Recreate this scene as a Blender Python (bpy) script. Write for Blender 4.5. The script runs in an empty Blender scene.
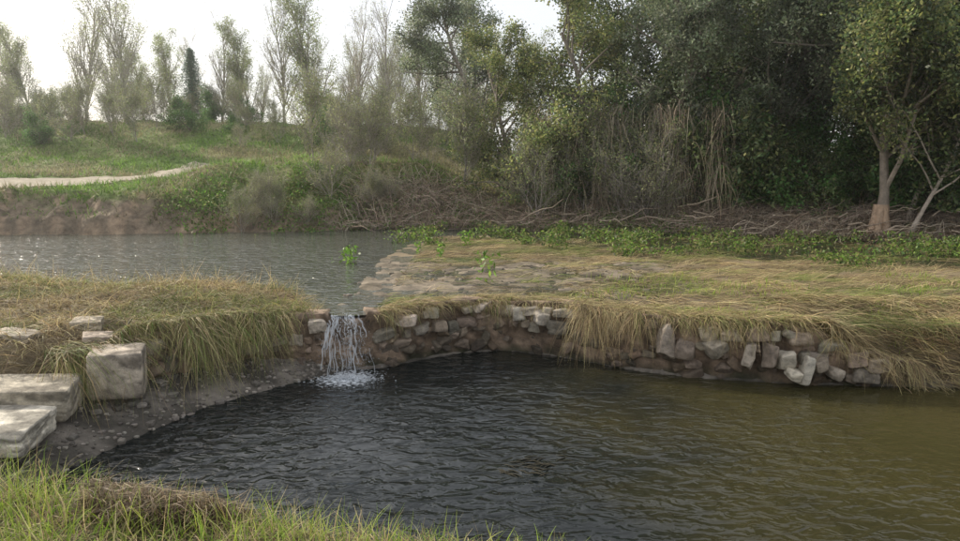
import bpy, math, numpy as np
from mathutils import Vector
rng=np.random.default_rng(7)
S=bpy.context.scene
def sm(a,b,x):
    t=np.clip((x-a)/(b-a),0,1); return t*t*(3-2*t)
_h=np.random.default_rng(3).random((256,256))
def vn(x,y):
    xi=np.floor(x).astype(int); yi=np.floor(y).astype(int)
    fx=x-xi; fy=y-yi; fx=fx*fx*(3-2*fx); fy=fy*fy*(3-2*fy)
    g=lambda a,b:_h[a%256,b%256]
    return (g(xi,yi)*(1-fx)+g(xi+1,yi)*fx)*(1-fy)+(g(xi,yi+1)*(1-fx)+g(xi+1,yi+1)*fx)*fy
def fbm(x,y,o=4):
    s=0;a=.5;f=1
    for i in range(o):
        s=s+a*vn(x*f+17*i,y*f+31*i); a*=.5; f*=2.03
    return s-.47
def sdf(poly,x,y):
    P=np.array(poly,float); x=np.asarray(x,float);y=np.asarray(y,float)
    d=np.full(x.shape,1e9); ins=np.zeros(x.shape,bool)
    n=len(P)
    for i in range(n):
        ax,ay=P[i];bx,by=P[(i+1)%n]
        ex,ey=bx-ax,by-ay
        t=np.clip(((x-ax)*ex+(y-ay)*ey)/(ex*ex+ey*ey),0,1)
        d=np.minimum(d,(x-ax-t*ex)**2+(y-ay-t*ey)**2)
        c=((ay>y)!=(by>y))
        with np.errstate(divide='ignore',invalid='ignore'):
            xx=ex*(y-ay)/(ey if ey!=0 else 1e-9)+ax
        ins^=(c&(x<xx))
    d=np.sqrt(d)
    return np.where(ins,-d,d)
# ---- plan of the place
def smooth_line(p,step):
    p=np.array(p,float)
    t=np.r_[0,np.cumsum(np.hypot(*np.diff(p,axis=0).T))]
    n=int(t[-1]/step)+1
    tt=np.linspace(0,t[-1],n)
    q=np.c_[np.interp(tt,t,p[:,0]),np.interp(tt,t,p[:,1])]
    k=int(.9/step)|1
    pad=k//2
    qq=np.r_[np.repeat(q[:1],pad,0),q,np.repeat(q[-1:],pad,0)]
    ker=np.hanning(k+2)[1:-1]; ker/=ker.sum()
    return np.c_[np.convolve(qq[:,0],ker,'valid'),np.convolve(qq[:,1],ker,'valid')]
arc=[(-2.1,10.15),(-1.5,10.3),(-.96,10.75),(-.3,11.2),(.4,11.35),(1.2,11.0),(1.87,10.5),(2.5,10.05),(3.3,9.75),(4.4,9.5),(5.5,9.4)]
wl_raw=[(-5.4,7.0),(-4.95,7.6),(-4.6,8.3),(-4.1,9.0),(-3.4,9.75),(-2.7,10.15)]+arc+[(6.2,9.38)]
WL=smooth_line(wl_raw,.04)
near=[(16,2.6),(6,3.2),(2,4.0),(0,4.45),(-2,4.95),(-3.4,5.2)]
POOL=[(-4.5,5.6),(-4.25,6.4),(-3.94,7.4),(-3.5,8.55),(-2.7,9.5),(-2.2,9.95)]+arc+[(7,9.3),(10,9.2),(16,8.9),(40,8)]+[(40,2)]+near
PW=[(-6.5,5.9)]+[tuple(p) for p in WL[::8]]+[(7,9.3),(10,9.2),(16,8.9),(40,8),(40,2)]+near
FX=np.array([-400,-80,-16,-8,-2.4,4,9,13,20,60,400.]);FY=np.array([20,22,23,24,26,25,22.5,20.5,17.8,14,10.])
RIV=[(-400,12.8),(-9,12.8),(-5,12.9),(-3.4,12.6),(-2.9,11.6),(-2.45,10.5),(-1.75,10.5),(-1.7,11.3),(-2.5,12.6),(-2.65,17),(-2.2,22),(-.5,23.2),(2,20.5),(4,18.0),(7,16.2),(9,15.3),(14,13.6),(20,12.3),(60,9.5),(400,7),(400,10),(60,14),(20,17.8),(13,20.5),(9,22.5),(4,25),(-2.4,26),(-8,24),(-16,23),(-400,20)]
def yf(x): return np.interp(x,FX,FY)+.5*(vn(x*.7,x*0+3)-.5)+.35*(vn(x*2.1,x*0+7)-.5)
def height(x,y,solid=False):
    dW=sdf(PW,x,y); dP=sdf(POOL,x,y); dR=sdf(RIV,x,y)
    n1=fbm(x*.6,y*.6); n2=fbm(x*3,y*3,3)
    low=np.where(dP<0,-np.clip(.6*-dP+.04,0,.9),np.clip(.42*dP,0,.34)+n2*.12*sm(0,.3,dP))
    U=.855+n2*.12+.05*n1
    U=U+sm(2.5,6,x)*.06
    mound=1-sm(-3.0,-2.3,x)
    U=U+mound*(.13+.26*n1+.12*sm(-5,-9,x))*sm(0,.5,dR)
    bed=.84-np.clip(np.where(x>-1.5,.05,.3)*-dR,0,.7)+np.where(x>-1.5,.16,0)*n2
    U=np.where(dR<0,bed,U*sm(-.01,.35,dR)+.8*(1-sm(-.01,.35,dR)))
    a=-.06 if solid else .12
    rs=sm(a,a+.16 if not solid else .01,dW)
    right=sm(4.8,6.0,x)
    rr=sm(-.05,1.7,dW)
    nearw=1-sm(5.2,6.6,y)
    nr=.92*sm(0,1.0,dW)+.42*sm(1,3,dW)+n1*.15*sm(0,1,dW)+n2*.06
    leftw=(1-sm(-5.0,-4.4,x))
    rl=sm(-.1,.9,dW)
    ramp=rs*(1-right)*(1-leftw)+rr*right+rl*leftw
    base=np.where(dW>-.07, low*(1-ramp)+U*ramp, low)
    if not solid: base=np.where((dW<.12)&(right<.5)&(y>7)&(leftw<.5),np.minimum(low,.3),base)
    out=np.where(dW>0, base*(1-nearw)+nr*nearw, low)
    if solid: out=np.where((dW<=0)&(dW>-.06)&(nearw<.5),base,out)
    e=y-yf(x)
    wL=1-sm(-13,-10,x); wR=sm(-3,2,x); wM=1-wL-wR
    L=.7+.8*sm(0,.5,e)+.8*sm(.4,1.8,e)+.5*sm(2,6,e)+3.1*sm(5,20,e)
    M=.7+.9*sm(0,1.0,e)+1.6*sm(.8,4,e)+2.5*sm(6,20,e)
    R=.7+.5*sm(0,1.5,e)+.6*sm(1,5,e)+1.7*sm(5,20,e)
    F=wL*L+wM*M+wR*R+sm(0,1.5,e)*(n1*.5+n2*.12)*(1-.85*wL*sm(1.4,2,e)*(1-sm(4.5,6,e)))+wL*sm(0,.4,e)*(1-sm(1.4,2,e))*(n2*.35+n1*.6)
    return np.where(e>0,F,out)
# ---- mesh builder
class B:
    def __init__(s): s.V=[];s.F=[];s.C=[];s.M=[];s.n=0
    def add(s,V,F,C,m=0):
        V=np.asarray(V,float).reshape(-1,3);F=np.asarray(F,int).reshape(-1,4)
        C=np.broadcast_to(np.asarray(C,float),(len(V),3))
        s.V.append(V);s.F.append(F+s.n);s.C.append(C);s.M.append(np.full(len(F),m));s.n+=len(V)
    def merge(s,q):
        for v,f,cc,m in zip(q.V,q.F,q.C,q.M): s.V.append(v);s.F.append(f+s.n);s.C.append(cc);s.M.append(m)
        s.n+=q.n
    def mesh(s,name,mats,smooth=False):
        V=np.concatenate(s.V);F=np.concatenate(s.F);C=np.concatenate(s.C);M=np.concatenate(s.M)
        me=bpy.data.meshes.new(name)
        me.vertices.add(len(V));me.vertices.foreach_set('co',V.astype(np.float32).ravel())
        me.loops.add(F.size);me.loops.foreach_set('vertex_index',F.astype(np.int32).ravel())
        me.polygons.add(len(F));me.polygons.foreach_set('loop_start',np.arange(0,F.size,4,dtype=np.int32))
        me.polygons.foreach_set('material_index',M.astype(np.int32))
        if smooth: me.polygons.foreach_set('use_smooth',np.ones(len(F),bool))
        me.update(calc_edges=True)
        at=me.color_attributes.new('Col','FLOAT_COLOR','POINT')
        at.data.foreach_set('color',np.c_[np.clip(C,0,1),np.ones(len(C))].astype(np.float32).ravel())
        for m in mats: me.materials.append(m)
        return me
    def obj(s,name,mats,smooth=False,parent=None):
        return put(name,s.mesh(name,mats,smooth),parent=parent)
def put(name,me,loc=(0,0,0),rz=0,sc=1,parent=None):
    o=bpy.data.objects.new(name,me);S.collection.objects.link(o)
    o.location=loc;o.rotation_euler=(0,0,rz)
    o.scale=(sc,sc,sc) if np.isscalar(sc) else sc
    if parent: o.parent=parent
    return o
def gridF(nu,nv):
    i,j=np.meshgrid(np.arange(nu-1),np.arange(nv-1),indexing='ij')
    a=i*nv+j
    return np.stack([a,a+nv,a+nv+1,a+1],-1).reshape(-1,4)
def unit(v): return v/np.maximum(np.linalg.norm(v,axis=-1,keepdims=True),1e-9)
def tube(b,P,R,C,m=0,k=5):
    P=np.array(P);n=len(P)
    T=unit(np.gradient(P,axis=0))
    ref=np.array([.31,.95,.1]) if abs(T[0][2])>.8 else np.array([0,0,1.])
    N=unit(np.cross(T,ref));Bn=np.cross(T,N)
    a=np.linspace(0,2*np.pi,k,endpoint=False)
    V=P[:,None]+(N[:,None]*np.cos(a)[None,:,None]+Bn[:,None]*np.sin(a)[None,:,None])*np.asarray(R)[:,None,None]
    i,j=np.meshgrid(np.arange(n-1),np.arange(k),indexing='ij')
    F=np.stack([i*k+j,i*k+(j+1)%k,(i+1)*k+(j+1)%k,(i+1)*k+j],-1)
    b.add(V,F,C,m)
def leaves(b,P,L,W,C,r,m=0,up=0.3):
    n=len(P)
    a=r.normal(size=(n,3));a=unit(a)
    q=r.normal(size=(n,3));q[:,2]+=up;w=unit(np.cross(a,q))
    L=np.broadcast_to(L,(n,))[:,None]*r.uniform(.6,1.3,(n,1))*.5;W=np.broadcast_to(W,(n,))[:,None]*r.uniform(.6,1.3,(n,1))*.5
    V=np.stack([P-a*L,P+w*W,P+a*L,P-w*W],1)
    b.add(V,np.arange(4*n).reshape(n,4),np.repeat(C,4,0),m)
def blades(b,P,az,el,L,W,grav,C,r,surf=None,K=4,m=0,tipc=1.15,wig=.15,off=.05):
    n=len(P);p=P.copy();az=np.broadcast_to(az,(n,));el=np.broadcast_to(el,(n,))
    d=np.stack([np.cos(az)*np.cos(el),np.sin(az)*np.cos(el),np.sin(el)],-1)
    s=np.stack([-np.sin(az),np.cos(az),r.normal(size=n)*.4],-1);s=unit(s)
    L=np.broadcast_to(L,(n,));W=np.broadcast_to(W,(n,));st=(L/K)[:,None]
    rows=[];o=r.uniform(.005,off,n)
    g=np.broadcast_to(grav,(n,))
    for k in range(K+1):
        w=(W*.5*max(.12,1-(k/K)**1.6))[:,None]
        rows.append(np.stack([p-s*w,p+s*w],1))
        d=d+r.normal(size=(n,3))*wig; d[:,2]-=g; d=unit(d)
        p=p+d*st
        if surf is not None:
            z=surf(p[:,0],p[:,1])+o; p[:,2]=np.maximum(p[:,2],z)
    V=np.stack(rows,1)
    base=(np.arange(n)*(K+1)*2)[:,None]+(np.arange(K)*2)[None]
    F=np.stack([base,base+1,base+3,base+2],-1)
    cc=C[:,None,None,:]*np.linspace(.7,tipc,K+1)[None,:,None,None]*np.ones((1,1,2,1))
    b.add(V,F,cc.reshape(-1,3),m)
def pal(n,cols,r,var=.3,w=None):
    cols=np.array(cols,float);i=r.choice(len(cols),n,p=w)
    return cols[i]*r.uniform(1-var,1+var,(n,1))*r.uniform(.92,1.08,(n,3))
def _cs(k):
    vs=[];fs=[];n=0
    g=np.linspace(-1,1,k+1);u,v=np.meshgrid(g,g,indexing='ij');u=u.ravel();v=v.ravel();o=np.ones_like(u)
    for a in [(o,u,v),(-o,v,u),(v,o,u),(u,-o,v),(u,v,o),(v,u,-o)]:
        vs.append(np.stack(a,-1));fs.append(gridF(k+1,k+1)+n);n+=len(u)
    return np.concatenate(vs),np.concatenate(fs)
CS,CF=_cs(8);CS2,CF2=_cs(2);CSB=_cs(28)
def rot(rx,ry,rz):
    cx,sx,cy,sy,cz,sz=math.cos(rx),math.sin(rx),math.cos(ry),math.sin(ry),math.cos(rz),math.sin(rz)
    return np.array([[cz,-sz,0],[sz,cz,0],[0,0,1]])@np.array([[cy,0,sy],[0,1,0],[-sy,0,cy]])@np.array([[1,0,0],[0,cx,-sx],[0,sx,cx]])
def rock(b,c,size,r,R=None,col=(.3,.27,.22),p=6,noise=.09,m=0,cs=None,taper=.12,chips=5):
    X,F=(CS,CF) if cs is None else cs
    q=X/((np.abs(X)**p).sum(1)**(1/p))[:,None]
    k=r.uniform(-1,1,(3,3))*taper
    q=q*(1+q@k.T)
    if cs is None or len(X)>400:
        for _ in range(chips):
            nv=unit(r.normal(size=3));lim=r.uniform(.95,1.25) if len(X)<600 else r.uniform(1.35,1.5);dd=q@nv
            q=q-np.maximum(dd-lim,0)[:,None]*nv
    ph=r.uniform(0,6,3)
    d=sum(np.sin(q@(r.normal(size=3)*f)+ph[0]*f)*a for f,a in((2,1),(4,.5),(9,.35)))*noise
    cc=np.array(col)*r.uniform(.85,1.15)*r.uniform(.975,1.025,3)
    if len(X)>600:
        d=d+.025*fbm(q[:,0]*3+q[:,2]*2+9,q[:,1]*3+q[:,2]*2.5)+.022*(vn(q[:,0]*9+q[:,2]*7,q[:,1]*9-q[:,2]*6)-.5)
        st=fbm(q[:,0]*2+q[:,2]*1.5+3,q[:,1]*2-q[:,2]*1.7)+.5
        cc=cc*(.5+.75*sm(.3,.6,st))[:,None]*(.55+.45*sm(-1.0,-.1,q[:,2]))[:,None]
    q=q*(1+d[:,None])
    V=q*np.array(size)/2
    if R is None: R=rot(*(r.normal(size=3)*.12))
    b.add(V@R.T+np.array(c),F,cc,m)
# ---- materials
def newmat(name):
    m=bpy.data.materials.new(name);m.use_nodes=True;nt=m.node_tree;nt.nodes.clear();return m,nt
def N(nt,t,**k):
    n=nt.nodes.new(t)
    for a,v in k.items(): setattr(n,a,v)
    return n
def attrmat(name,rough=.8,nscale=8,namt=.5,bscale=30,bstr=.4,bdist=.02,trans=0,spec=.3):
    m,nt=newmat(name);l=nt.links.new
    at=N(nt,'ShaderNodeAttribute',attribute_name='Col')
    out=N(nt,'ShaderNodeOutputMaterial');bs=N(nt,'ShaderNodeBsdfPrincipled')
    bs.inputs['Roughness'].default_value=rough;bs.inputs['Specular IOR Level'].default_value=spec
    col=at.outputs['Color']
    tc=N(nt,'ShaderNodeTexCoord')
    if namt:
        no=N(nt,'ShaderNodeTexNoise');no.inputs['Scale'].default_value=nscale;no.inputs['Detail'].default_value=8;no.inputs['Roughness'].default_value=.65
        l(tc.outputs['Object'],no.inputs['Vector'])
        mr=N(nt,'ShaderNodeMapRange');mr.inputs[1].default_value=.3;mr.inputs[2].default_value=.7;mr.inputs[3].default_value=1-namt;mr.inputs[4].default_value=1+namt
        l(no.outputs['Fac'],mr.inputs[0])
        vm=N(nt,'ShaderNodeVectorMath',operation='SCALE');l(col,vm.inputs[0]);l(mr.outputs[0],vm.inputs['Scale']);col=vm.outputs[0]
    l(col,bs.inputs['Base Color'])
    if bstr:
        nb=N(nt,'ShaderNodeTexNoise');nb.inputs['Scale'].default_value=bscale;nb.inputs['Detail'].default_value=8;nb.inputs['Roughness'].default_value=.7
        l(tc.outputs['Object'],nb.inputs['Vector'])
        bu=N(nt,'ShaderNodeBump');bu.inputs['Strength'].default_value=bstr;bu.inputs['Distance'].default_value=bdist
        l(nb.outputs['Fac'],bu.inputs['Height']);l(bu.outputs[0],bs.inputs['Normal'])
    if trans:
        tr=N(nt,'ShaderNodeBsdfTranslucent');l(col,tr.inputs['Color'])
        mx=N(nt,'ShaderNodeMixShader');mx.inputs[0].default_value=trans
        l(bs.outputs[0],mx.inputs[1]);l(tr.outputs[0],mx.inputs[2]);l(mx.outputs[0],out.inputs['Surface'])
    else: l(bs.outputs[0],out.inputs['Surface'])
    return m
M_ground=attrmat('ground_soil',.9,4,.45,14,.9,.06)
M_path=attrmat('path_dirt',.95,3,.2,12,.5,.03)
M_rock=attrmat('weathered_stone',.85,9,.5,18,1,.035)
M_mud=attrmat('muddy_masonry',.8,6,.55,12,1,.06,spec=.4)
M_grass=attrmat('grass_blades',.6,0,0,0,0,trans=.4)
M_leaf=attrmat('foliage',.5,0,0,0,0,trans=.45)
M_bark=attrmat('bark',.9,6,.35,20,.6,.02)
M_twig=attrmat('twigs',.9,0,0,0,0)
def watermat(name,cA,cB,x0,x1,amp,fall,foam=None,rough=.03,sc=3.0,lo=.35):
    m,nt=newmat(name);l=nt.links.new
    out=N(nt,'ShaderNodeOutputMaterial');bs=N(nt,'ShaderNodeBsdfPrincipled')
    bs.inputs['IOR'].default_value=1.33;bs.inputs['Roughness'].default_value=rough;bs.inputs['Specular IOR Level'].default_value=.5
    tc=N(nt,'ShaderNodeTexCoord');sx=N(nt,'ShaderNodeSeparateXYZ');l(tc.outputs['Object'],sx.inputs[0])
    nz=N(nt,'ShaderNodeTexNoise');nz.inputs['Scale'].default_value=.7;nz.inputs['Detail'].default_value=5;l(tc.outputs['Object'],nz.inputs['Vector'])
    ad=N(nt,'ShaderNodeMath',operation='MULTIPLY_ADD');l(nz.outputs['Fac'],ad.inputs[0]);ad.inputs[1].default_value=5;l(sx.outputs['X'],ad.inputs[2])
    mr=N(nt,'ShaderNodeMapRange');mr.interpolation_type='SMOOTHSTEP';mr.inputs[1].default_value=x0+2.5;mr.inputs[2].default_value=x1+2.5;l(ad.outputs[0],mr.inputs[0])
    mc=N(nt,'ShaderNodeMix',data_type='RGBA');mc.inputs['A'].default_value=(*cA,1);mc.inputs['B'].default_value=(*cB,1);l(mr.outputs[0],mc.inputs['Factor'])
    l(mc.outputs['Result'],bs.inputs['Base Color'])
    mp=N(nt,'ShaderNodeMapping');mp.inputs['Scale'].default_value=(1,1.6,1);mp.inputs['Rotation'].default_value=(0,0,.4);l(tc.outputs['Object'],mp.inputs[0])
    n1=N(nt,'ShaderNodeTexNoise');n1.inputs['Scale'].default_value=sc;n1.inputs['Detail'].default_value=2.5;n1.inputs['Roughness'].default_value=.5;n1.inputs['Distortion'].default_value=.5;l(mp.outputs[0],n1.inputs['Vector'])
    pm=N(nt,'ShaderNodeTexNoise');pm.inputs['Scale'].default_value=.45;pm.inputs['Detail'].default_value=3;l(tc.outputs['Object'],pm.inputs['Vector'])
    pr=N(nt,'ShaderNodeMapRange');pr.inputs[1].default_value=.38;pr.inputs[2].default_value=.62;pr.inputs[3].default_value=lo;pr.inputs[4].default_value=1.25;l(pm.outputs['Fac'],pr.inputs[0])
    m0=N(nt,'ShaderNodeMath',operation='MULTIPLY');l(n1.outputs['Fac'],m0.inputs[0]);l(pr.outputs[0],m0.inputs[1])
    h=m0.outputs[0]
    ds=N(nt,'ShaderNodeVectorMath',operation='DISTANCE');l(tc.outputs['Object'],ds.inputs[0]);ds.inputs[1].default_value=(-1.95,9.8,0)
    if fall:
        f=N(nt,'ShaderNodeMapRange');f.inputs[1].default_value=fall[0];f.inputs[2].default_value=fall[1];f.inputs[3].default_value=1;f.inputs[4].default_value=fall[2];l(ds.outputs['Value'],f.inputs[0])
        mm=N(nt,'ShaderNodeMath',operation='MULTIPLY');l(h,mm.inputs[0]);l(f.outputs[0],mm.inputs[1]);h=mm.outputs[0]
    bu=N(nt,'ShaderNodeBump');bu.inputs['Strength'].default_value=1;bu.inputs['Distance'].default_value=amp;l(h,bu.inputs['Height']);l(bu.outputs[0],bs.inputs['Normal'])
    if foam:
        nf=N(nt,'ShaderNodeTexNoise');nf.inputs['Scale'].default_value=16;nf.inputs['Detail'].default_value=6;l(tc.outputs['Object'],nf.inputs['Vector'])
        fr=N(nt,'ShaderNodeMapRange');fr.inputs[1].default_value=.1;fr.inputs[2].default_value=foam;fr.inputs[3].default_value=.2;fr.inputs[4].default_value=-.3;l(ds.outputs['Value'],fr.inputs[0])
        a2=N(nt,'ShaderNodeMath',operation='ADD');l(nf.outputs['Fac'],a2.inputs[0]);l(fr.outputs[0],a2.inputs[1])
        st=N(nt,'ShaderNodeMapRange');st.inputs[1].default_value=.45;st.inputs[2].default_value=.75;l(a2.outputs[0],st.inputs[0])
        df=N(nt,'ShaderNodeBsdfDiffuse');df.inputs['Color'].default_value=(.68,.72,.76,1)
        mx=N(nt,'ShaderNodeMixShader');l(st.outputs[0],mx.inputs[0]);l(bs.outputs[0],mx.inputs[1]);l(df.outputs[0],mx.inputs[2]);l(mx.outputs[0],out.inputs['Surface'])
    else: l(bs.outputs[0],out.inputs['Surface'])
    return m
M_pool=watermat('pool_water',(.009,.012,.012),(.046,.041,.016),0,4.2,.085,(1,9,.28),foam=.8,sc=4.0)
M_river=watermat('river_water',(.075,.08,.06),(.03,.03,.02),-3,3,.11,None,rough=.06,sc=3.8,lo=.7)
mw,nt=newmat('falling_water');o=N(nt,'ShaderNodeOutputMaterial');p=N(nt,'ShaderNodeBsdfPrincipled');p.inputs['Base Color'].default_value=(.72,.76,.80,1);p.inputs['Roughness'].default_value=.15
t=N(nt,'ShaderNodeBsdfTransparent');x=N(nt,'ShaderNodeMixShader');x.inputs[0].default_value=.38;nt.links.new(t.outputs[0],x.inputs[1]);nt.links.new(p.outputs[0],x.inputs[2]);nt.links.new(x.outputs[0],o.inputs['Surface']);M_fall=mw

# ---- ground
def spaced(a,b,s): return np.arange(a,b,s)
xs=np.r_[-400,-250,-160,-110,spaced(-80,-30,1.5),spaced(-30,-8,.13),spaced(-8,8,.07),spaced(8,30,.2),spaced(30,80,1.5),110,160,250,400]
ys=np.r_[-60,-30,-15,spaced(-8,2,.5),spaced(2,14,.07),spaced(14,22,.15),spaced(22,27,.09),spaced(27,32,.15),spaced(32,60,.5),spaced(60,100,4),130,180,260,400,600]
X,Y=np.meshgrid(xs,ys,indexing='ij');Z=height(X,Y)
e=Y-yf(X);dW=sdf(PW,X,Y);dP=sdf(POOL,X,Y)
n=fbm(X*.5,Y*.5)+.5;n2=fbm(X*2.5,Y*2.5)+.5
def mixc(a,b,t): return a*(1-t[...,None])+b*t[...,None]
c=lambda *v:np.array(v,float)
soil=mixc(c(.13,.10,.07)*np.ones(X.shape+(3,)),c(.24,.19,.13),sm(.3,.7,n2))
C=soil.copy()
grassg=mixc(c(.12,.18,.04)*np.ones(X.shape+(3,)),c(.22,.21,.09),sm(.35,.65,n))
slope=np.hypot(*np.gradient(Z,xs,ys))
C=mixc(C,grassg,sm(.8,1.6,e)*(1-sm(1.4,2.0,slope))*(1-.8*sm(-2,3,X)))
C=mixc(C,mixc(c(.34,.25,.17)+0*C,c(.19,.15,.105),sm(.35,.65,n2)),((sm(.8,1.3,slope)*(e>0)*(e<2.0))*(X<0)))
C=mixc(C,c(.15,.115,.08)+0*C,(sm(-1,3,X)*sm(0,1,e)*.8))
C=mixc(C,c(.28,.22,.13)+0*C,.5*((e<0)&(dW>0.3)&(Y>7)))
wet=((X>-3)&(X<4)&(Y>11)&(Y<17)&(dW>.6))
C=mixc(C,mixc(c(.12,.10,.07)+0*C,c(.24,.20,.15),sm(.4,.6,n2)),wet*.9)
ledge=(dW<=0.1)&(dP>-.3)
C=mixc(C,mixc(c(.22,.195,.165)+0*C,c(.08,.072,.06),sm(.35,.6,n2)),ledge*1.)
C=mixc(C,c(.03,.03,.02)+0*C,(dP<0)*1.)
C=mixc(C,c(.10,.11,.04)+0*C,((Y<6)&(dW>.3))*.8)
b=B();b.add(np.stack([X,Y,Z],-1),gridF(len(xs),len(ys)),C.reshape(-1,3));b.obj('ground',[M_ground],True)
# ---- path on the far bank
pl=smooth_line([(-60,24.0),(-30,25.3),(-22,25.8),(-17.5,26.6),(-15,27.8),(-12.8,30),(-12.0,32)],.3)
tn=unit(np.gradient(pl,axis=0));nn=np.c_[-tn[:,1],tn[:,0]]
w=np.linspace(-1.0,1.0,9)
kx=np.arange(len(pl))*.3
PP=pl[:,None]+nn[:,None]*(w[None,:]*(1+.5*(vn(kx,kx*0)-.5))[:,None]+.35*(vn(kx*2.3,kx*0+4)-.5)[:,None]*np.abs(w)[None])[...,None]
pz=height(PP[...,0],PP[...,1])+.03
b=B();b.add(np.dstack([PP,pz]),gridF(len(pl),9),(.38,.33,.25));b.obj('dirt_path',[M_path],True)
# ---- water
def sheet(name,xs,ys,z,mat):
    X,Y=np.meshgrid(xs,ys,indexing='ij');b=B();b.add(np.dstack([X,Y,X*0+z]),gridF(len(xs),len(ys)),(0,0,0));return b.obj(name,[mat],True)
sheet('pool_water',np.array([-6,0,10,40.]),np.array([2,6,11.6]),0.0,M_pool)
ux=np.r_[-400,-80,-20,-6,np.arange(-4.4,6.3,.1),8,20,60,400]
crest=np.interp(ux,WL[60:,0],WL[60:,1])+.22
crest=np.where(ux<-4.4,10.6,crest);crest=crest+3.0*sm(3.5,5,ux)
crest=np.where((ux>6.2)&(ux<30),12.2,crest)
crest=np.where((ux>-2.3)&(ux<-1.7),crest-.24,crest)
uy=np.linspace(0,1,8)
UX=np.repeat(ux[:,None],8,1);UY=crest[:,None]*(1-uy)+34*uy
b=B();b.add(np.dstack([UX,UY,UX*0+.85]),gridF(len(ux),8),(0,0,0));b.obj('river_water',[M_river],True)

# ---- weir wall
r=np.random.default_rng(11)
tn=unit(np.gradient(WL,axis=0));nin=np.c_[tn[:,1],-tn[:,0]]
sl=np.r_[0,np.cumsum(np.hypot(*np.diff(WL,axis=0).T))]
zt=.88+.07*(vn(sl*1.6,sl*0)-.5)
notch=(WL[:,0]>-2.3)&(WL[:,0]<-1.7)&(WL[:,1]>9.5)
zt=np.where(notch,.80,zt)
zt=zt-.5*sm(4.0,6.2,WL[:,0])
prof=[];kk=np.linspace(0,1,28)
for t in kk: 
    z=-.35+(zt+.35)*t
    off=-.10*(1-t)+.02+.15*(fbm(sl*2.2,sl*0+t*4)+.35*(vn(sl*9,sl*0+t*9)-.5))
    prof.append(np.c_[WL+nin*off[:,None],z])
for t in np.linspace(.15,1,6):
    prof.append(np.c_[WL-nin*(.5*t),zt+.03*(vn(sl*5,sl*0+9*t)-.5)-.06*(t>.9)])
V=np.stack(prof,1)[40:]
nz=vn(V[...,0]*5+V[...,2]*3,V[...,1]*5+V[...,2]*6)
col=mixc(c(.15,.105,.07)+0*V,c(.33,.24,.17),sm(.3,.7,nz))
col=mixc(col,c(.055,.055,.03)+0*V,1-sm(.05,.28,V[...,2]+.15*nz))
wallroot=bpy.data.objects.new('stone_weir',None);S.collection.objects.link(wallroot)
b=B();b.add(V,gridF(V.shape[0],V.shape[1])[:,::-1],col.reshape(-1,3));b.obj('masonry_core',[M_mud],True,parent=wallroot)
def at(s):
    return np.array([np.interp(s,sl,WL[:,0]),np.interp(s,sl,WL[:,1])]),unit(np.array([np.interp(s,sl,nin[:,0]),np.interp(s,sl,nin[:,1])]))
b=B()
for course in range(2):
  s=1.9
  while s<sl[-1]-.6:
    q,nv=at(s);wd=r.uniform(.12,.36);hh=r.uniform(.12,.23)
    innotch=-2.35<q[0]<-1.6
    if not innotch and r.random()<(.85,.45)[course]:
        yaw=math.atan2(nv[1],nv[0])+math.pi/2
        ztt=np.interp(s,sl,zt)-course*.22
        cc=r.choice(4)
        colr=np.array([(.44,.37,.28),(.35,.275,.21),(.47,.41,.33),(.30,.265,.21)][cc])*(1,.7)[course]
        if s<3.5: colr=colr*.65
        pr=r.uniform(.02,.09)
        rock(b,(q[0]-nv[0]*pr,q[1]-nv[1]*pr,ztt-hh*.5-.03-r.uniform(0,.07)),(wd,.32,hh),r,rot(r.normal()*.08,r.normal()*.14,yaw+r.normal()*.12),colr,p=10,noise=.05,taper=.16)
    s+=wd*r.uniform(1.0,1.25)
for i in range(230):
    s=r.uniform(1.9,sl[-1]-.5);q,nv=at(s)
    sz=r.uniform(.05,.2)
    z=r.uniform(.03,.6)*min(1,np.interp(s,sl,zt)/.85)
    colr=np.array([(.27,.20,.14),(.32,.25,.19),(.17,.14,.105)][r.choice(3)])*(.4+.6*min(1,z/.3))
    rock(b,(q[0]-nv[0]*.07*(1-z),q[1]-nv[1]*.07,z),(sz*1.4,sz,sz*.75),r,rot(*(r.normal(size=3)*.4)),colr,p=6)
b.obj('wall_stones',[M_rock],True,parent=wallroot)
b=B()
for (x,y,z,sx,sz_,lean,cl) in [(2.72,9.88,.52,.24,.44,.05,(.34,.28,.23)),(3.0,9.82,.42,.3,.24,.2,(.30,.25,.2)),(3.38,9.66,.48,.3,.22,-.5,(.36,.31,.25)),(3.82,9.58,.40,.15,.38,.15,(.46,.40,.32)),(4.08,9.5,.44,.12,.34,.1,(.3,.24,.19)),(4.3,9.44,.36,.22,.28,-.1,(.5,.44,.36)),(4.52,9.36,.22,.11,.42,.18,(.68,.62,.52)),(4.36,9.34,.20,.2,.14,.3,(.55,.49,.40)),(4.72,9.4,.32,.16,.2,-.3,(.42,.35,.27)),(4.95,9.38,.22,.2,.16,.3,(.36,.31,.25)),(1.0,11.0,.66,.24,.22,.1,(.46,.40,.34)),(.62,11.2,.66,.2,.22,-.1,(.44,.38,.33)),(-1.15,10.52,.70,.36,.17,.03,(.58,.50,.40))]:
    rock(b,(x,y,z),(sx,.26,sz_),r,rot(r.normal()*.1,lean,r.normal()*.2),cl,p=8,noise=.05,taper=.2)
b.obj('leaning_stones',[M_rock],True,parent=wallroot)
b=B()
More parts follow.
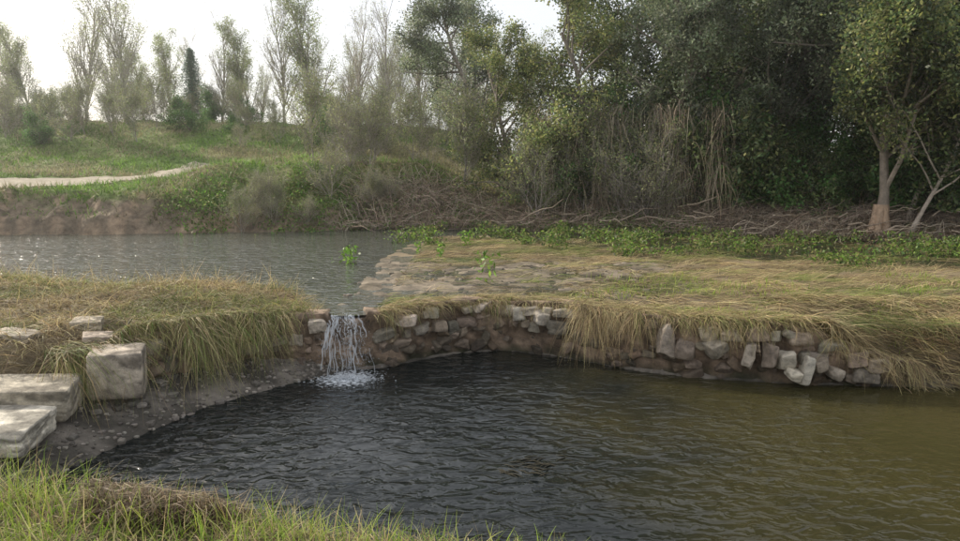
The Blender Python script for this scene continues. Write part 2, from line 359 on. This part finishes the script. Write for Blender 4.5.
for i in range(240):
    x=r.uniform(-2.4,3.6);y=r.uniform(11,16.2)
    d=sdf(PW,np.array([x]),np.array([y]))[0]
    if d>.25:
        sz=r.uniform(.05,.24);g=r.uniform(.5,1.1)
        rock(b,(x,y,.79+r.uniform(-.015,.035)),(sz*1.3,sz,.12),r,rot(r.normal()*.07,r.normal()*.07,r.uniform(0,3)),np.array([.24,.20,.15])*g,p=4,noise=.08)
b.obj('paving_stones',[M_rock],True)
# ---- cut stone blocks, left
def block(name,c_,size,R,col,p=22,noise=.008):
    b=B();rock(b,(0,0,0),size,r,np.eye(3),col,p=p,noise=noise,taper=.035,cs=CSB,chips=6);o=b.obj(name,[M_rock],True);o.location=c_;o.rotation_euler=R;return o
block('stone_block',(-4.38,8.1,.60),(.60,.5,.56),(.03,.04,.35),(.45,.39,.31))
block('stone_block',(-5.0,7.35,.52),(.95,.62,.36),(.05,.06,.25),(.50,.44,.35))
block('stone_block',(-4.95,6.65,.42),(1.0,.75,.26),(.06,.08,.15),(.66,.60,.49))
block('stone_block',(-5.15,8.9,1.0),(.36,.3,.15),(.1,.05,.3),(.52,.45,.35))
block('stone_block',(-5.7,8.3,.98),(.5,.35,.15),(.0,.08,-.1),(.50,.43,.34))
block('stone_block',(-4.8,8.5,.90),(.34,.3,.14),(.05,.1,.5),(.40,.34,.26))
b=B();k=0
while k<800:
    x=r.uniform(-5,-1.9);y=r.uniform(6.0,10.2)
    a=sdf(POOL,np.array([x]),np.array([y]))[0];bb=sdf(PW,np.array([x]),np.array([y]))[0]
    if a>-.12 and bb<.1:
        sz=r.uniform(.012,.055)*(1 if r.random()<.93 else 2.3)
        z=height(np.array([x]),np.array([y]))[0]
        g=r.uniform(.09,.36);rock(b,(x,y,z+sz*.1),(sz*1.3,sz,sz*.6),r,rot(0,0,r.uniform(0,6)),(g,g*.9,g*.78),p=3,cs=(CS2,CF2));k+=1
b.obj('gravel',[M_rock],True)
# ---- waterfall
b=B();n=66
x0=(r.choice([-.17,-.05,.05,.15],n,p=[.45,.1,.35,.1])+r.normal(0,.03,n))-2.0
P=np.c_[x0,np.interp(x0,WL[60:,0],WL[60:,1])+.05,np.full(n,.86)]
V=[]
K=14
vy=r.uniform(.16,.34,n);vx=(x0+1.98)*.9+r.normal(0,.10,n)+.16;wd=r.uniform(.002,.008,n);st=r.uniform(0,.75,n)*(r.random(n)<.7);en=np.minimum(1,st+r.uniform(.12,.5,n))
for k in range(K+1):
    t=st+(en-st)*k/K
    z=.86-.88*t**2
    xx=x0+vx*t+.014*np.sin(t*11+x0*50)+.010*np.sin(t*31+x0*90);yy=P[:,1]-vy*t-.04
    w=wd*(.3+.6*np.sin(np.pi*(k/K)**.8)+.9*np.abs(np.sin(t*17+x0*70)))
    V.append(np.stack([np.c_[xx-w,yy,z],np.c_[xx+w,yy+.005,z]],1))
V=np.stack(V,1);base=(np.arange(n)*(K+1)*2)[:,None]+(np.arange(K)*2)[None]
b.add(V,np.stack([base,base+1,base+3,base+2],-1),(.8,.85,.9))
for i in range(1100):
    t=r.random()**.6;ang=r.uniform(0,6.28);rad=abs(r.normal(0,.07+.15*t))
    z=.86-.86*t**2+abs(r.normal(0,.05))
    rock(b,(-1.97+.1*t+math.cos(ang)*rad*1.2,9.97-.25*t+math.sin(ang)*rad*.4,max(z,.01)),np.array([1,1,1.8])*r.uniform(.004,.010),r,p=2,cs=(CS2,CF2))
for i in range(420):
    rad=abs(r.normal(0,.2));ang=r.uniform(0,6.28);sz=r.uniform(.008,.024)
    rock(b,(-1.93+math.cos(ang)*rad*1.6,9.74+math.sin(ang)*rad*.5,.004+abs(r.normal(0,.02))),(sz*1.6,sz,sz*.8),r,p=2,cs=(CS2,CF2))
b.obj('waterfall',[M_fall],True)
# ---- dry grass
surf=lambda x,y:height(x,y,True)
STRAW=[(.62,.51,.28),(.54,.44,.24),(.42,.34,.18),(.28,.21,.12)]
OLIVE=[(.26,.29,.09),(.18,.24,.06),(.40,.38,.15)]
GREEN=[(.20,.31,.04),(.31,.43,.06),(.40,.46,.10)]
def pts(n,x0,x1,y0,y1,mask):
    out=[]
    tot=0
    while tot<n:
        x=r.uniform(x0,x1,n);y=r.uniform(y0,y1,n);m=mask(x,y);out.append(np.c_[x[m],y[m]]);tot+=m.sum()
    q=np.concatenate(out)[:n];return np.c_[q,surf(q[:,0],q[:,1])]
def wetmask(x,y):
    return (x>-2.6)&(x<1.6+.9*(y-12.5)+1.6*(vn(x*2,y*2)-.5)) &(y<15.2+2.5*(vn(x,y)-.5))&(sdf(PW,x,y)>.75+.9*(vn(x*1.6,y*1.6)-.5))
n=46000
P=pts(n,-1.7,15,9.3,22.5,lambda x,y:(sdf(PW,x,y)>.05)&(sdf(RIV,x,y)>-2.5*(vn(x*1.4,y*2.4)>.52)*(x>0))&(~wetmask(x,y)|(r.random(x.shape)<.35*(vn(x*2.4,y*3.4)>.5)))&(vn(x*1.7,y*1.7)+r.random(x.shape)*.6>.42))
P[:,2]=np.maximum(P[:,2],.85)
g=fbm(P[:,0]*.8,P[:,1]*1.6)+.5
C=np.where((r.random(n)<sm(.40,.64,g)*.85)[:,None],pal(n,OLIVE,r),pal(n,STRAW,r,.35))
C*=(.55+.75*vn(P[:,0]*1.3+9,P[:,1]*2.6))[:,None]
tuft=vn(P[:,0]*2.2,P[:,1]*2.2)
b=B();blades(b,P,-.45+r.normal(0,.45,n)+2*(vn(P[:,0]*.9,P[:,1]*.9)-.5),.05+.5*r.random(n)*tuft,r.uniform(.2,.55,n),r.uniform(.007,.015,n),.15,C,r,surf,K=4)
n=6500
P=pts(n,-1.65,4.5,9.4,12,lambda x,y:(sdf(PW,x,y)>.0)&(sdf(PW,x,y)<.6))
blades(b,P,-.6+r.normal(0,.7,n),r.uniform(0,.6,n),r.uniform(.15,.42,n),r.uniform(.006,.012,n),.2,pal(n,STRAW+OLIVE[2:],r,.4),r,surf,K=4)
n=1400
P=pts(n,1,9,9.8,14,lambda x,y:(sdf(PW,x,y)>.3)&(vn(x*1.1+4,y*1.1)>.62))
blades(b,P,r.uniform(-3,3,n),r.uniform(.6,1.4,n),r.uniform(.08,.2,n),r.uniform(.008,.014,n),.15,pal(n,GREEN,r,.3),r,surf,K=4)
b.obj('dry_grass',[M_grass])
def fringe(n,s0,s1,L0,L1,cols,dmax=.45,grav=.34,jit=.45,bias=0.,thr=.45):
    s=r.uniform(s0,s1,n)
    cl=vn(s*3.4,s*0+5);keep=r.random(n)<sm(thr-.2,thr+.2,cl)+.12;s=s[keep];n=len(s)
    q=np.c_[np.interp(s,sl,WL[:,0]),np.interp(s,sl,WL[:,1])];nv=np.c_[np.interp(s,sl,nin[:,0]),np.interp(s,sl,nin[:,1])]
    q=q-nv*(r.random(n)*dmax)[:,None]+nv*.05
    z=np.interp(s,sl,zt)+.01
    az=np.arctan2(nv[:,1],nv[:,0])+r.normal(0,jit,n)+bias
    L=r.uniform(L0,L1,n)*(.4+1.0*vn(s*6,s*0+8))
    b=B();C=pal(n,cols,r,.45)
    blades(b,np.c_[q,z],az,r.uniform(-.1,.35,n),L,r.uniform(.004,.010,n),grav,C,r,lambda x,y:np.where(sdf(PW,x,y)>-.04,np.maximum(.0,surf(x,y)),.02),K=6,wig=.2)
    return b
s_of=lambda x:sl[60+np.argmin(abs(WL[60:,0]-x))]
b=fringe(5800,s_of(-1.5),s_of(5.0),.2,.55,STRAW+OLIVE[:1],bias=.25)
for q in [fringe(1200,s_of(1.5),s_of(2.4),.5,.95,STRAW[1:],bias=.5,thr=.25),fringe(900,s_of(4.9),sl[-1],.3,.7,STRAW)]: b.merge(q)
b.obj('overhanging_grass',[M_grass])
b=fringe(2200,1.4,s_of(-2.6),.3,.7,STRAW[1:]+OLIVE)
for q in [fringe(1200,2.3,3.6,.7,1.15,STRAW[1:]+OLIVE,thr=.4),fringe(700,.9,1.7,.6,1.1,STRAW[1:]+OLIVE,thr=.3)]: b.merge(q)
b.obj('overhanging_grass',[M_grass])
n=15000
P=pts(n,4.6,16,9.0,11.4,lambda x,y:(sdf(PW,x,y)>-.02)&(sdf(PW,x,y)<2))
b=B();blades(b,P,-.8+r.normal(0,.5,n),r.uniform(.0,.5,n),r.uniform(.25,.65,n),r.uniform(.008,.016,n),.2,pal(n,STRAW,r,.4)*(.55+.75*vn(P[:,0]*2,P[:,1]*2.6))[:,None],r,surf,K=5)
b.obj('bank_grass',[M_grass])
n=32000
P=pts(n,-12,-2.5,6.3,12.9,lambda x,y:(sdf(PW,x,y)>np.where(x<-4.9,-.35,.1))&(sdf(RIV,x,y)>.02)&(vn(x*1.9,y*1.9)+r.random(x.shape)*.6>.36))
g=fbm(P[:,0]*.8,P[:,1]*1.2)+.5
C=np.where((r.random(n)<sm(.38,.64,g)*.8)[:,None],pal(n,OLIVE,r),pal(n,STRAW,r,.35))*.9
C*=(.6+.7*vn(P[:,0]*1.6+9,P[:,1]*2.6))[:,None]
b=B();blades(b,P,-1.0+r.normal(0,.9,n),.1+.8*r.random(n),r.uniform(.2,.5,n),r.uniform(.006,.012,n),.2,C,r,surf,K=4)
n=300;P=pts(n,-9,-3,11.5,12.8,lambda x,y:sdf(RIV,x,y)>.02)
blades(b,P,r.uniform(-3,3,n),r.uniform(.7,1.4,n),r.uniform(.3,.6,n),.008,.08,pal(n,STRAW,r),r,None,K=5)
b.obj('mound_grass',[M_grass])
n=9500
P=pts(n,-5.5,1.0,3.2,5.6,lambda x,y:(sdf(PW,x,y)>.3)&(vn(x*2.5,y*2.5)+r.random(x.shape)*.5>.35))
C=np.where((r.random(n)<.3)[:,None],pal(n,STRAW,r),pal(n,GREEN,r,.35))
b=B();blades(b,P,r.uniform(-3.14,3.14,n),r.uniform(.6,1.5,n),r.uniform(.10,.32,n)*(1+.6*sm(-2,-3.5,P[:,0]))*(1-.3*sm(-1.5,.5,P[:,0])),r.uniform(.004,.009,n),.13,C,r,None,K=5,wig=.08)
n=5000;P=pts(n,-5.5,1.0,3.2,5.6,lambda x,y:(sdf(PW,x,y)>.25))
blades(b,P,r.uniform(-3,3,n),r.uniform(0,.5,n),r.uniform(.1,.3,n),.006,.2,pal(n,STRAW,r,.4)*.8,r,surf,K=4)
n=3500;P=pts(n,-3.2,-1.0,3.4,4.6,lambda x,y:(np.hypot((x+1.95)/.55,(y-4.15)/.32)<1)&(sdf(PW,x,y)>.3))
blades(b,P,r.uniform(-3,3,n),r.uniform(0,.7,n),r.uniform(.1,.3,n),.006,.2,pal(n,[(.26,.20,.13),(.38,.30,.19),(.16,.12,.08)],r),r,surf,K=4,off=.2)
b.obj('foreground_grass',[M_grass])
# ---- water plants
def weeds(name,centers,nl,cols,spread,h,ls):
    b=B()
    for (x,y) in centers:
        k=int(nl*r.uniform(.3,1.6));hgt=h*r.uniform(.5,1.5)
        q=r.normal(size=(k,3))*[spread,spread,0]*r.uniform(.5,1.2)+[x,y,0];q[:,2]=surf(q[:,0],q[:,1]).clip(.84)+r.random(k)*hgt
        leaves(b,q,ls,ls*.45,pal(k,cols,r,.4)*(.4+.65*(r.random((k,1)))),r,up=1)
    return b.obj(name,[M_leaf])
cen=[]
while len(cen)<175:
    x=r.uniform(-2.6,15);y=r.uniform(13,25.5)
    d=sdf(RIV,np.array([x]),np.array([y]))[0]
    if -4.5<d<1.0 and y<yf(np.array([x]))[0]-.3 and vn(np.array([x*1.1]),np.array([y*1.5]))[0]>.5 and (x>-1.5 or y>20.5): cen.append((x,y))
weeds('water_weeds',cen,75,[(.17,.28,.05),(.26,.38,.08),(.11,.18,.05),(.30,.28,.12)],.24,.34,.11)
weeds('water_weeds',[(-3.1,16.0),(-3.05,16.2),(-1.6,18),(-1.0,17.2),(.1,13.2),(-.4,20)],50,[(.2,.4,.05),(.28,.45,.08)],.1,.4,.12)
# ---- far-bank grass
n=62000
P=pts(n,-32,1,22,44,lambda x,y:(y-yf(x)>.35)&(y-yf(x)<.5+26*r.random(x.shape)**1.6)&(vn(x*1.1,y*1.1)+r.random(x.shape)*.7>.45)&~((x<-10)&(np.abs(y-np.interp(x,pl[:,0],pl[:,1]))<1.15))&~((x<-11.5)&(y-yf(x)<1.1)&(r.random(x.shape)<.8)))
g=fbm(P[:,0]*.35,P[:,1]*.5)+.5
C=np.where((r.random(n)<sm(.36,.62,g))[:,None],pal(n,[(.40,.35,.22),(.30,.26,.15),(.34,.33,.16)],r),pal(n,[(.17,.31,.05),(.24,.38,.07),(.14,.22,.05)],r))
C*=(.7+.5*vn(P[:,0]*.9+9,P[:,1]*.9))[:,None]
b=B();blades(b,P,r.uniform(-3.14,3.14,n),r.uniform(.4,1.4,n),r.uniform(.12,.36,n),r.uniform(.02,.04,n),.2,C,r,None,K=3)
b.obj('far_bank_grass',[M_grass])
cen=[]
q=np.random.default_rng(77)
for i in range(200):
    x=q.uniform(-11,9);y=float(yf(np.array([x]))[0])+q.uniform(.1,3)*(.5 if x>2 else 1);
    if vn(np.array([x*.6]),np.array([3.]))[0]>.4: cen.append((x,y))
def herbs(name,centers,nl,cols,spread,h,ls):
    b=B()
    for (x,y) in centers:
        k=int(nl*q.uniform(.5,1.4));hgt=h*q.uniform(.6,1.3)
        p_=q.normal(size=(k,3))*[spread,spread,0]+[x,y,0];p_[:,2]=height(p_[:,0],p_[:,1])+q.random(k)*hgt
        leaves(b,p_,ls,ls*.5,pal(k,cols,q,.35)*(.5+.7*(q.random((k,1)))),q,up=1)
    return b.obj(name,[M_leaf])
herbs('bank_herbs',cen,110,[(.18,.32,.06),(.14,.26,.05),(.26,.28,.10)],.35,.3,.12)
# ---- driftwood / brush on far right bank
n=14000
P=pts(n,-5,16,18,29,lambda x,y:(y-yf(x)>-.35)&(y-yf(x)<2.6)&(vn(x*1.2,y*1.2)+r.random(x.shape)*.5>.5))
b=B();blades(b,P,r.normal(0,.7,n)+np.pi*(r.random(n)<.5),r.uniform(-.1,.8,n),r.uniform(.4,1.5,n),r.uniform(.010,.026,n),.12,pal(n,[(.44,.34,.25),(.28,.22,.16),(.58,.48,.37)],r,.35),r,surf,K=5,off=.4)
for i in range(120):
    x=r.uniform(1,15);y=yf(np.array([x]))[0]+r.uniform(-.3,1.6);z=surf(np.array([x]),np.array([y]))[0]+r.uniform(.05,.5);a=r.normal(0,.6);L=r.uniform(.8,2.4)
    t=np.linspace(0,1,6)[:,None];pp=np.array([x,y,z])+t*np.array([math.cos(a),math.sin(a)*.6,r.normal(0,.2)])*L+r.normal(size=(6,3))*.06
    tube(b,pp,np.linspace(.035,.012,6)*r.uniform(.5,1.1),c(.46,.37,.28)*r.uniform(.6,1.2),0,4)
b.obj('driftwood_brush',[M_twig])
b=B();n=2600
cx=r.choice(np.array([2.6,3.4,4.6,5.2,6.4,7.0,8.2]),n)+r.normal(0,.22,n)
yy=yf(cx)+1.7+r.normal(0,.35,n)
zz=height(cx,yy)+r.uniform(1.2,4.2,n)
blades(b,np.c_[cx,yy,zz],r.uniform(-3.14,3.14,n),r.uniform(-1.2,.2,n),r.uniform(.8,2.2,n),r.uniform(.012,.025,n),.5,pal(n,[(.40,.32,.22),(.30,.24,.17),(.46,.39,.27)],r,.35),r,surf,K=6,wig=.14)
b.obj('dead_vines',[M_twig])

# ---- trees
def grow(b,r,p,d,L,R,lev,maxlev,tips,cfg,col):
    n=5 if lev<maxlev else 4
    P=[p];q=p.copy();dd=d.copy()
    for i in range(n):
        dd=unit(dd+r.normal(size=3)*cfg['wob']+np.array([0,0,cfg['up']]))
        q=q+dd*L/n;P.append(q.copy())
    P=np.array(P);Rs=np.linspace(R,R*(.35 if lev>0 else .3),n+1)
    if lev==0: Rs[0]*=1.7
    tube(b,P,Rs,col*r.uniform(.8,1.15),0,[7,5,4,3,3][lev])
    if lev>=maxlev-cfg.get('leaflev',1): tips.append(P)
    if lev<maxlev:
        k=cfg['n'][lev]
        for i in range(k):
            t=r.uniform(cfg['t0'][lev],1)
            f=t*n;j=min(int(f),n-1);pp=P[j]*(1-(f-j))+P[j+1]*(f-j)
            td=unit(P[j+1]-P[j]);perp=unit(np.cross(td,r.normal(size=3)))
            a=cfg['ang'][lev]*r.uniform(.6,1.3)
            nd=unit(td*math.cos(a)+perp*math.sin(a))
            grow(b,r,pp,nd,L*cfg['lr'][lev]*r.uniform(.65,1.2)*(1.15-.5*t),max(R*(1-.6*t)*.55,cfg.get('rmin',.006)),lev+1,maxlev,tips,cfg,col)
def tree(name,seed,h,R,cfg,nleaf,ls,cols,sig,barkc,maxlev=3,lean=(0,0)):
    r=np.random.default_rng(seed);b=B();tips=[]
    grow(b,r,np.array([0,0,-.3]),unit(np.array([lean[0],lean[1],1.])),h*cfg.get('tr',.85),R,0,maxlev,tips,cfg,np.array(barkc))
    T=np.concatenate([t[1:] for t in tips])
    if nleaf:
        i=r.integers(0,len(T),nleaf);q=T[i]+r.normal(size=(nleaf,3))*sig
        q=q[q[:,2]>.15];nl=len(q)
        cl=vn(q[:,0]*1.5+seed,q[:,2]*1.5+q[:,1]*.7)
        C=pal(nl,cols,r,.4)*(.35+1.35*cl)[:,None]
        leaves(b,q,ls,ls*.5,C,r,1)
    return b.mesh(name,[M_bark,M_leaf])
dense=dict(wob=.16,up=.03,n=[18,7,5],t0=[.05,.2,.2],ang=[1.0,.8,.8],lr=[.46,.5,.5],leaflev=1)
DG=[(.12,.17,.07),(.17,.22,.08),(.25,.26,.12),(.09,.13,.06)]
YG=[(.28,.30,.10),(.23,.27,.09),(.38,.37,.16)]
GG=[(.22,.26,.16),(.17,.21,.12),(.31,.34,.23)]
TD=[tree('broadleaf_tree',21,9.5,.2,dense,30000,.145,DG,.19,(.24,.20,.16)),
    tree('broadleaf_tree',22,10.5,.2,dense,28000,.14,GG,.20,(.30,.26,.22)),
    tree('broadleaf_tree',23,9,.18,dense,25000,.14,YG+DG[:2],.19,(.26,.22,.18))]
def gz(x,y): return float(height(np.array([float(x)]),np.array([float(y)]))[0])
def plant(name,me,x,y,rz,sc): return put(name,me,(x,y,gz(x,y)-.05),rz,sc)
for (x,y,k,rz,sc) in [(1.6,29.5,2,.3,.8),(4.3,28.5,2,1.9,.95),(6.3,27.2,1,2.5,.95),(8.6,26.8,0,.5,1.0),(10.6,25.6,1,4.0,.95),(13.8,24.8,1,1.1,1.0),(16.5,22.5,0,2.9,1.0),(18.5,20.5,2,0.4,1.0),(5,34,0,5,1.1),(10,32,2,3.3,1.25),(15,31,0,2.3,1.25),(20,27,1,1.3,1.2),(.3,36,1,1.,.95),(25,24,0,0,1.2),(27,32,1,2,1.3),(24,17,2,2,1),(17,28,2,4,1.0),(16,26,0,1,1.05),(20,33,0,2.7,1.3),(12.5,28.5,0,0.3,1.0)]:
    plant('broadleaf_tree',TD[k],x,y,rz,sc)
bigcfg=dict(wob=.10,up=.04,n=[14,7,6],t0=[.2,.3,.2],ang=[.85,.8,.8],lr=[.48,.5,.5],leaflev=1)
big=tree('willow_tree',31,10,.16,bigcfg,26000,.14,DG+YG[:1],.22,(.30,.25,.20),lean=(.10,0))
o=plant('willow_tree',big,12.4,21.5,0,1)
b=B();q=np.random.default_rng(5)
for i in range(13):
    a=q.uniform(0,6.28);t=np.linspace(0,1,6)[:,None]
    pp=np.c_[math.cos(a)*(.08+.8*t**1.5),math.sin(a)*(.08+.7*t**1.5),1.3*(1-t)**2-.25]
    tube(b,pp,np.linspace(.15,.05,6),c(.42,.30,.21),0,5)
rt=b.obj('root_flare',[M_bark],True,parent=o)
slim=tree('willow_tree',33,8,.07,bigcfg,9000,.13,YG+DG,.22,(.40,.34,.28),lean=(.42,0))
plant('willow_tree',slim,12.9,21.2,0,1);plant('willow_tree',slim,13.4,21.9,.6,1.05)
shc=dict(wob=.2,up=.0,n=[14,7,4],t0=[.0,.1,.2],ang=[1.0,.8,.8],lr=[.7,.5,.5],leaflev=2)
SH=[tree('shrub',41,2.6,.05,shc,8000,.13,DG,.15,(.2,.16,.13)),tree('shrub',42,2.8,.05,shc,7500,.13,[(.11,.23,.07),(.15,.29,.08),(.22,.29,.11)],.15,(.2,.16,.13)),
    tree('shrub',43,2.8,.05,shc,1500,.09,[(.28,.25,.15),(.22,.22,.12)],.12,(.32,.28,.24))]
q=np.random.default_rng(9)
for i in range(46):
    x=q.uniform(1.5,18);y=float(yf(np.array([x]))[0])+q.uniform(2.4,5)
    plant('shrub',SH[0 if q.random()<.5 else 1],x,y,q.uniform(0,6),q.uniform(.7,1.5))
bare=dict(wob=.13,up=.05,n=[18,9,6],t0=[.0,.1,.2],ang=[.6,.55,.5],lr=[.75,.55,.5],leaflev=1,rmin=.007)
BA=[tree('bare_shrub',51,3.4,.035,bare,2400,.09,[(.30,.31,.16),(.26,.28,.13)],.12,(.35,.31,.27)),tree('bare_shrub',52,3.4,.035,bare,4200,.09,[(.25,.30,.13),(.31,.32,.16)],.12,(.39,.35,.31))]
for i in range(22):
    x=q.uniform(-7.5,7.5);y=float(yf(np.array([x]))[0])+q.uniform(1.4,6)*(1 if x<0 else .45)
    if x<-6: y+=2.5
    plant('bare_shrub',BA[q.integers(2)],x,y,q.uniform(0,6),q.uniform(.6,1.05))
for i in range(12):
    x=q.uniform(-9,-3);y=float(yf(np.array([x]))[0])+q.uniform(.2,1.4)
    plant('bare_shrub',BA[q.integers(2)],x,y,q.uniform(0,6),q.uniform(.25,.45))
root=bpy.data.objects.new('hilltop_thicket',None);S.collection.objects.link(root)
for i in range(95):
    x=q.uniform(-38,4);y=q.uniform(35,46)
    o=put('thicket_clump',(SH+BA)[q.choice([1,2,3,4,4])],(x,y,gz(x,y)-.1),q.uniform(0,6),q.uniform(.35,.8),parent=root)
pop=dict(wob=.05,up=.09,n=[30,8,4],t0=[.12,.15,.2],ang=[.5,.5,.5],lr=[.36,.5,.5],leaflev=1,tr=.95,rmin=.005)
PC=[(.36,.37,.19),(.31,.35,.17)];PB=(.44,.40,.35)
PO=[tree('poplar_tree',61,8.5,.10,pop,4500,.11,PC,.18,PB),tree('poplar_tree',62,8,.10,pop,8500,.12,[(.28,.34,.14),(.34,.37,.18)],.18,PB),tree('poplar_tree',63,8.5,.10,pop,1800,.1,PC,.18,PB)]
for (px,k,sc,yy) in [(-34,1,.7,46),(-31,0,.85,47),(-28.5,1,.7,45),(-25.6,0,1.0,46),(-23,0,1.05,46),(-21,1,.75,48),(-16.8,2,.75,46),(-14.6,1,.75,45),(-13,2,.9,47),(-10.6,1,1.08,46),(-8,2,.9,47),(-5.8,2,.95,46),(-4,0,.95,48),(-2,2,.8,46),(.6,0,.9,47),(-19.5,2,.7,50),(3,1,.95,46),(-12,0,.7,52),(-7,1,.7,53),(-27,2,.8,52),(-17.5,1,.6,50),(-9.4,0,.7,50),(-3,1,.7,51),(-24.2,1,.6,51),(-1,1,.8,50),(-5,0,.6,44),(-15.5,0,.5,50),(-22,0,.5,44)]:
    plant('poplar_tree',PO[k],px,yy,px*3.1,sc)
b=B();q=np.random.default_rng(8);tube(b,[(0,0,-.2),(0,0,2.5),(0,0,5)],[.1,.06,.01],(.12,.09,.07),0,6)
for i in range(110):
    z=.5+4.4*(i/110);L=(1.25*(1-i/112)**.8+.08)*q.uniform(.75,1.1);a=i*2.4
    t=np.linspace(0,1,5)[:,None];pp=np.c_[math.cos(a)*L*t,math.sin(a)*L*t,z-.25*L*t+.15*L*t*t]
    tube(b,pp,np.linspace(.02,.005,5),(.12,.09,.07),0,3)
    k=90;tt=q.random(k);qq=np.c_[math.cos(a)*L*tt,math.sin(a)*L*tt,z-.25*L*tt]+q.normal(size=(k,3))*.09
    leaves(b,qq,.12,.04,pal(k,[(.10,.16,.11),(.13,.2,.12)],q),q,1)
plant('conifer_tree',b.mesh('conifer_tree',[M_bark,M_leaf]),-18.6,46,0,1)
b=B();q=np.random.default_rng(12)
for (x,y) in [(-.05,4.15),(.1,4.05),(.95,4.0),(-1.2,4.25),(.9,3.95)]:
    z=gz(x,y);t=np.linspace(0,1,6)[:,None];a=q.uniform(0,6);L=q.uniform(.2,.35)
    pp=np.array([x,y,z])+np.c_[.12*math.cos(a)*t**2,.12*math.sin(a)*t**2,L*t]
    tube(b,pp,np.linspace(.004,.002,6),(.25,.2,.12),0,4)
    kk=12;leaves(b,pp[-1]+q.normal(size=(kk,3))*.015,.035,.018,pal(kk,[(.2,.15,.1),(.3,.24,.15)],q),q,0)
b.obj('dry_stalks',[M_twig])
b=B()
for i in range(40):
    x,y=.4+q.normal()*.18,6.75+q.normal()*.10;a=q.uniform(-.8,.8);t=np.linspace(0,1,5)[:,None]
    tube(b,np.array([x,y,-.01])+np.c_[t*.25*math.cos(a),t*.25*math.sin(a),.030*np.sin(t*3.1)-.012],[.006]*5,(.05,.045,.03),0,4)
b.obj('submerged_branch',[M_twig])
# ---- thin haze in the air
hz,nt=newmat('air_haze');o=N(nt,'ShaderNodeOutputMaterial');vs=N(nt,'ShaderNodeVolumeScatter');vs.inputs['Density'].default_value=.0011;vs.inputs['Anisotropy'].default_value=.75;vs.inputs['Color'].default_value=(.97,.98,1,1)
nt.links.new(vs.outputs[0],o.inputs['Volume'])
b=B()
V8=np.array([(x,y,z) for x in(-120,120) for y in(-20,140) for z in(-3,32)],float)
b.add(V8,[(0,1,3,2),(4,6,7,5),(0,4,5,1),(2,3,7,6),(0,2,6,4),(1,5,7,3)],(1,1,1));b.obj('air_haze',[hz])
# ---- light
el=math.radians(30);az=math.radians(-55)
sd=Vector((math.sin(az)*math.cos(el),math.cos(az)*math.cos(el),math.sin(el)))
L=bpy.data.lights.new('sun','SUN');L.energy=5;L.angle=math.radians(.7);L.color=(1,.91,.77)
lo=bpy.data.objects.new('sun',L);S.collection.objects.link(lo);lo.rotation_euler=sd.to_track_quat('Z','Y').to_euler()
w=bpy.data.worlds.new('World');S.world=w;w.use_nodes=True;nt=w.node_tree
sk=nt.nodes.new('ShaderNodeTexSky');sk.sky_type='NISHITA';sk.sun_disc=False;sk.sun_elevation=el;sk.sun_rotation=az;sk.dust_density=3;sk.air_density=1.0;sk.ozone_density=1.5
mx=nt.nodes.new('ShaderNodeMix');mx.data_type='RGBA';mx.inputs['Factor'].default_value=.65
mx.inputs['B'].default_value=(8.4,8.4,8.5,1);nt.links.new(sk.outputs[0],mx.inputs['A'])
bg=nt.nodes['Background'];bg.inputs[1].default_value=.15;nt.links.new(mx.outputs['Result'],bg.inputs[0])
S.view_settings.view_transform='Standard';S.view_settings.look='None';S.view_settings.exposure=0
cd=bpy.data.cameras.new('camera');cd.lens=26;cd.sensor_width=36;cd.clip_end=2000;cd.clip_start=.05
co=bpy.data.objects.new('camera',cd);S.collection.objects.link(co);co.location=(0,0,3);co.rotation_euler=(math.radians(90-8.2),0,0);S.camera=co
